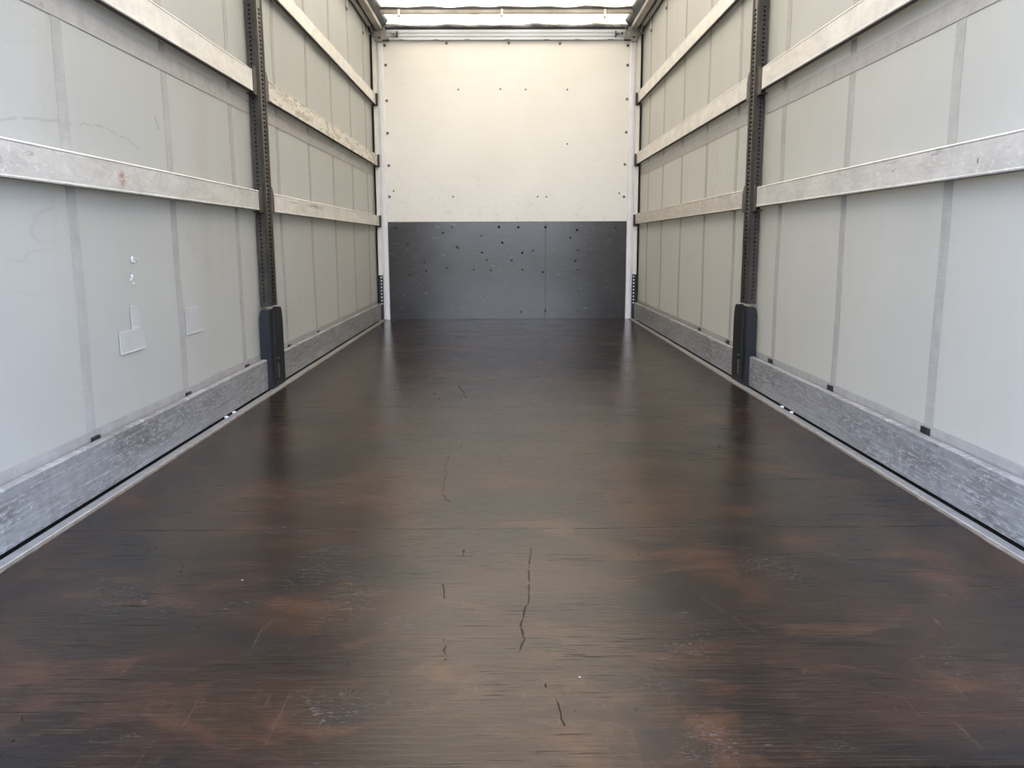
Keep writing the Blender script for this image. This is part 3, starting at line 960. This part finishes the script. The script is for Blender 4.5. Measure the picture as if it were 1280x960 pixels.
# ------------------------------------------------------------------ floor edge profiles
for s in (-1, 1):
    ep = thing('floor_edge_profile', {-1: 'narrow grey aluminium profile edging the left side of the brown floor',
                                      1: 'narrow grey aluminium profile edging the right side of the brown floor'}[s],
               'edge profile', (s * 1.25, 4.8, 0), 'floor edge profiles')
    MB().prism([(s * 1.2335, -0.03), (s * 1.2335, 0.003), (s * 1.237, 0.0055), (s * 1.264, 0.0055), (s * 1.268, 0.002), (s * 1.268, -0.03)], 1, Y0, Y1 - 0.04).build('flat_strip', EDGE, ep)
    lp = MB()
    random.seed(20 + s)
    n = 240
    yy = [Y0 + (Y1 - 0.04 - Y0) * k / n for k in range(n + 1)]
    wi = [0.0045 + 0.004 * max(0, random.gauss(0, 0.7)) for _ in yy]
    for k in range(n):
        a0, a1 = 1.2295 - wi[k], 1.2295 - wi[k + 1]
        for (p, q, r_, t_) in (((a0, 0.0035), (1.2295, 0.0035), (1.2295, 0.0035), (a1, 0.0035)),):
            lp.quad((s * a0, yy[k], 0.0035), (s * 1.2295, yy[k], 0.0035), (s * 1.2295, yy[k + 1], 0.0035), (s * a1, yy[k + 1], 0.0035))
            lp.quad((s * a0, yy[k], 0.0035), (s * a1, yy[k + 1], 0.0035), (s * a1, yy[k + 1], -0.005), (s * a0, yy[k], -0.005))
            lp.quad((s * 1.2295, yy[k], 0.0035), (s * 1.2295, yy[k + 1], 0.0035), (s * 1.2295, yy[k + 1], -0.012), (s * 1.2295, yy[k], -0.012))
    lp.build('worn_lip', LIP, ep, label='ragged brownish lip along the floor')
    MB().box(*sorted((s * 1.2285, s * 1.2325)), Y0, Y1 - 0.04, -0.03, -0.006).build('groove', BLACK, ep)
    MB().box(*sorted((s * 1.268, s * 1.318)), Y0, Y1 - 0.05, -0.14, -0.012).build('gap_backing', BLACK, ep)  # black box added beneath so the gap beside the board stays dark
    for y in ((3.644, 3.75) if s < 0 else (3.686, 3.815)):
        MB().cyl((s * 1.269, y, 0.006), 0.0085, 0.008, 2, n=10).build('rivet', POSTW, ep)

# ------------------------------------------------------------------ stanchions
yp = {-1: 4.400, 1: 4.442}
for s in (-1, 1):
    y = yp[s]
    W_ = 0.142 if s < 0 else 0.122
    pl = thing('sliding_pillar', {-1: 'dark perforated steel pillar halfway along the left side curtain',
                                  1: 'dark perforated steel pillar halfway along the right side curtain'}[s],
               'pillar', (s * 1.28, y, 0), 'dark steel side pillars')
    zt = 2.758
    post = MB()
    z0p = 0.44
    hs = [0.03 + 0.0212 * k for k in range(70)]
    xi = 1.262
    # inward face with its row of holes, then the near face with its own
    post.perf((s * xi, y + 0.006, z0p), (0, 1, 0), (0, 0, 1), W_ - 0.006, zt - z0p, hs, 0.042, 0.0115, 0.020, (-s, 0, 0), 0, 1, 0.50)
    post.perf((s * (xi + 0.006), y, z0p), (s, 0, 0), (0, 0, 1), 0.044, zt - z0p, hs, 0.012, 0.010, 0.012, (0, -1, 0), 0, 1, 0.5)
    post.quad((s * xi, y + 0.006, z0p), (s * (xi + 0.006), y, z0p), (s * (xi + 0.006), y, zt), (s * xi, y + 0.006, zt))
    post.quad((s * xi, y + W_, z0p), (s * (xi + 0.05), y + W_, z0p), (s * (xi + 0.05), y + W_, zt), (s * xi, y + W_, zt))
    post.quad((s * (xi + 0.05), y + W_, z0p), (s * (xi + 0.05), y, z0p), (s * (xi + 0.05), y, zt), (s * (xi + 0.05), y + W_, zt))
    # pressed ribs along both sides of the hole row
    for a, b in ((0.012, 0.022), (W_ - 0.034, W_ - 0.026)):
        post.prism([(s * xi, y + a), (s * (xi - 0.004), y + a + 0.003), (s * (xi - 0.004), y + b - 0.003), (s * xi, y + b)], 2, z0p, zt)
    post.build('post', [STEEL, NAIL], pl)
    # sleeve at the foot
    yo, ze = y - 0.040, 0.428
    yb = y + 0.215
    sl = MB()
    out = [(yo, 0.0), (yo, ze - 0.01), (yo + 0.01, ze), (yb - 0.035, ze), (yb - 0.018, ze - 0.010), (yb - 0.006, ze - 0.040), (yb, ze - 0.08), (yb, 0.0)]
    sl.prism(out, 0, *sorted((s * 1.256, s * 1.264)), bev=0.0015)
    fo = [(1.258, 0.0), (1.258, ze), (1.292, ze), (1.304, ze - 0.012), (1.311, ze - 0.045), (1.311, 0.0)]
    sl.prism([(s * a, b) for a, b in fo], 1, yo - 0.003, yo + 0.005, bev=0.001)
    sl.prism([(s * a, b) for a, b in fo], 1, yb - 0.040, yb - 0.032)
    for k in (0.062, 0.078):
        sl.box(*sorted((s * 1.2525, s * 1.257)), yo + k, yo + k + 0.006, 0.0, ze - 0.03, bev=0.001)
    sl.build('foot_sleeve', STEELB, pl)
    lv = MB()
    lv.box(*sorted((s * 1.246, s * 1.257)), y + 0.06, y + 0.085, 0.05, 0.13, bev=0.003)
    lv.cyl((s * 1.250, y + 0.072, 0.155), 0.010, 0.012, 0)
    lv.build('locking_lever', STEEL, pl)
    for (za, zb) in rowZ[:2]:
        pk = MB()
        zt_ = zb + 0.028
        for (ya_, yb_, sg) in ((y - 0.066, y + 0.002, -1), (y + W_ - 0.002, y + W_ + 0.066, 1)):
            if sg < 0:
                out = [(ya_, za - 0.004), (ya_, zt_ - 0.030), (ya_ + 0.020, zt_ - 0.008), (ya_ + 0.045, zt_), (yb_, zt_), (yb_, za - 0.004)]
            else:
                out = [(yb_, za - 0.004), (yb_, zt_ - 0.050), (yb_ - 0.012, zt_ - 0.018), (yb_ - 0.032, zt_ + 0.004), (ya_, zt_ + 0.010), (ya_, za - 0.004)]
            pk.prism(out, 0, *sorted((s * 1.268, s * 1.273)))
            pk.box(*sorted((s * 1.268, s * 1.306)), ya_ + 0.002, yb_ - 0.002, za - 0.010, za - 0.004)
        pk.build('slat_pocket', STEEL, pl)

# ------------------------------------------------------------------ slats
names = {
    (-1, 0, 0): 'grey aluminium slat on the left, nearer half, lower row, with one rusty scuff',
    (-1, 0, 1): 'pale aluminium slat on the left, nearer half, running up out of the frame',
    (-1, 1, 0): 'lowest pale aluminium slat beyond the left pillar, with dark scrapes',
    (-1, 1, 1): 'middle slat beyond the left pillar, heavily scraped and peeling',
    (-1, 1, 2): 'topmost pale aluminium slat beyond the left pillar, under the roof rail',
    (1, 0, 0): 'mottled grey aluminium slat on the right, nearer half, lower row',
    (1, 0, 1): 'pale aluminium slat on the right, nearer half, running up out of the frame',
    (1, 1, 0): 'lowest slat beyond the right pillar, with whitish blotchy scuffs',
    (1, 1, 1): 'middle pale aluminium slat beyond the right pillar',
    (1, 1, 2): 'topmost pale aluminium slat beyond the right pillar, under the roof rail'}
mats = {(-1, 0, 0): SLATM, (-1, 0, 1): SLAT, (-1, 1, 0): SLAT, (-1, 1, 1): SLATW, (-1, 1, 2): SLAT,
        (1, 0, 0): SLATM, (1, 0, 1): SLAT, (1, 1, 0): SLATB, (1, 1, 1): SLAT, (1, 1, 2): SLAT}
for (s, bay, row), lab in names.items():
    za, zb = rowZ[row]
    if s > 0:
        za, zb = za + 0.010, zb + 0.012
    p = yp[s]
    W_ = 0.142 if s < 0 else 0.122
    ya, yb = ((Y0 + 0.03, p - 0.067) if bay == 0 else (p + W_ + 0.067, Y1 - 0.055))
    x0_, x1_ = s * 1.270, s * 1.302
    cy = (ya + yb) / 2
    lip = 0.006
    prof = [(1.270, za + 0.003), (1.2715, za), (1.2745, za), (1.2745, za + 0.040), (1.299, za + 0.040), (1.299, za), (1.302, za), (1.302, zb - 0.003), (1.300, zb), (1.273, zb), (1.270, zb - 0.004),
            (1.270, zb - lip), (1.2715, zb - lip - 0.002), (1.2715, za + lip + 0.002), (1.270, za + lip)]
    m = MB()
    m.prism([(s * a, b) for a, b in prof], 1, ya, yb)
    m.box(*sorted((s * 1.2745, s * 1.299)), ya + 0.001, yb - 0.001, za + 0.0015, za + 0.039, 1)  # dark filler in the groove, painted as the slat's shaded underside
    o = m.build('side_slat', [mats[(s, bay, row)], UNDERSHADE])  # one aluminium side slat
    tag(o, lab, 'slat', 'aluminium side slats')

# ------------------------------------------------------------------ bottom boards
for s in (-1, 1):
    for bay in (0, 1):
        p = yp[s]
        ya, yb = ((Y0 + 0.03, p - 0.046) if bay == 0 else (p + 0.216, Y1 - 0.052))
        prof = [(1.280, 0.0075), (1.279, 0.009), (1.279, 0.060), (1.2794, 0.061), (1.2794, 0.064), (1.279, 0.065), (1.279, 0.160), (1.2805, 0.1635), (1.284, 0.165), (1.303, 0.165), (1.303, 0.0075)]
        m = MB().prism([(s * a, b) for a, b in prof], 1, ya, yb)
        o = m.build('bottom_board', BOARD)
        tag(o, {(-1, 0): 'scuffed grey bottom board along the left curtain, nearer than the pillar',
                (-1, 1): 'grey bottom board along the left curtain, between pillar and front wall',
                (1, 0): 'heavily scratched grey bottom board along the right curtain, nearer than the pillar',
                (1, 1): 'brownish grey bottom board along the right curtain, between pillar and front wall'}[(s, bay)],
            'bottom board', 'bottom side boards')
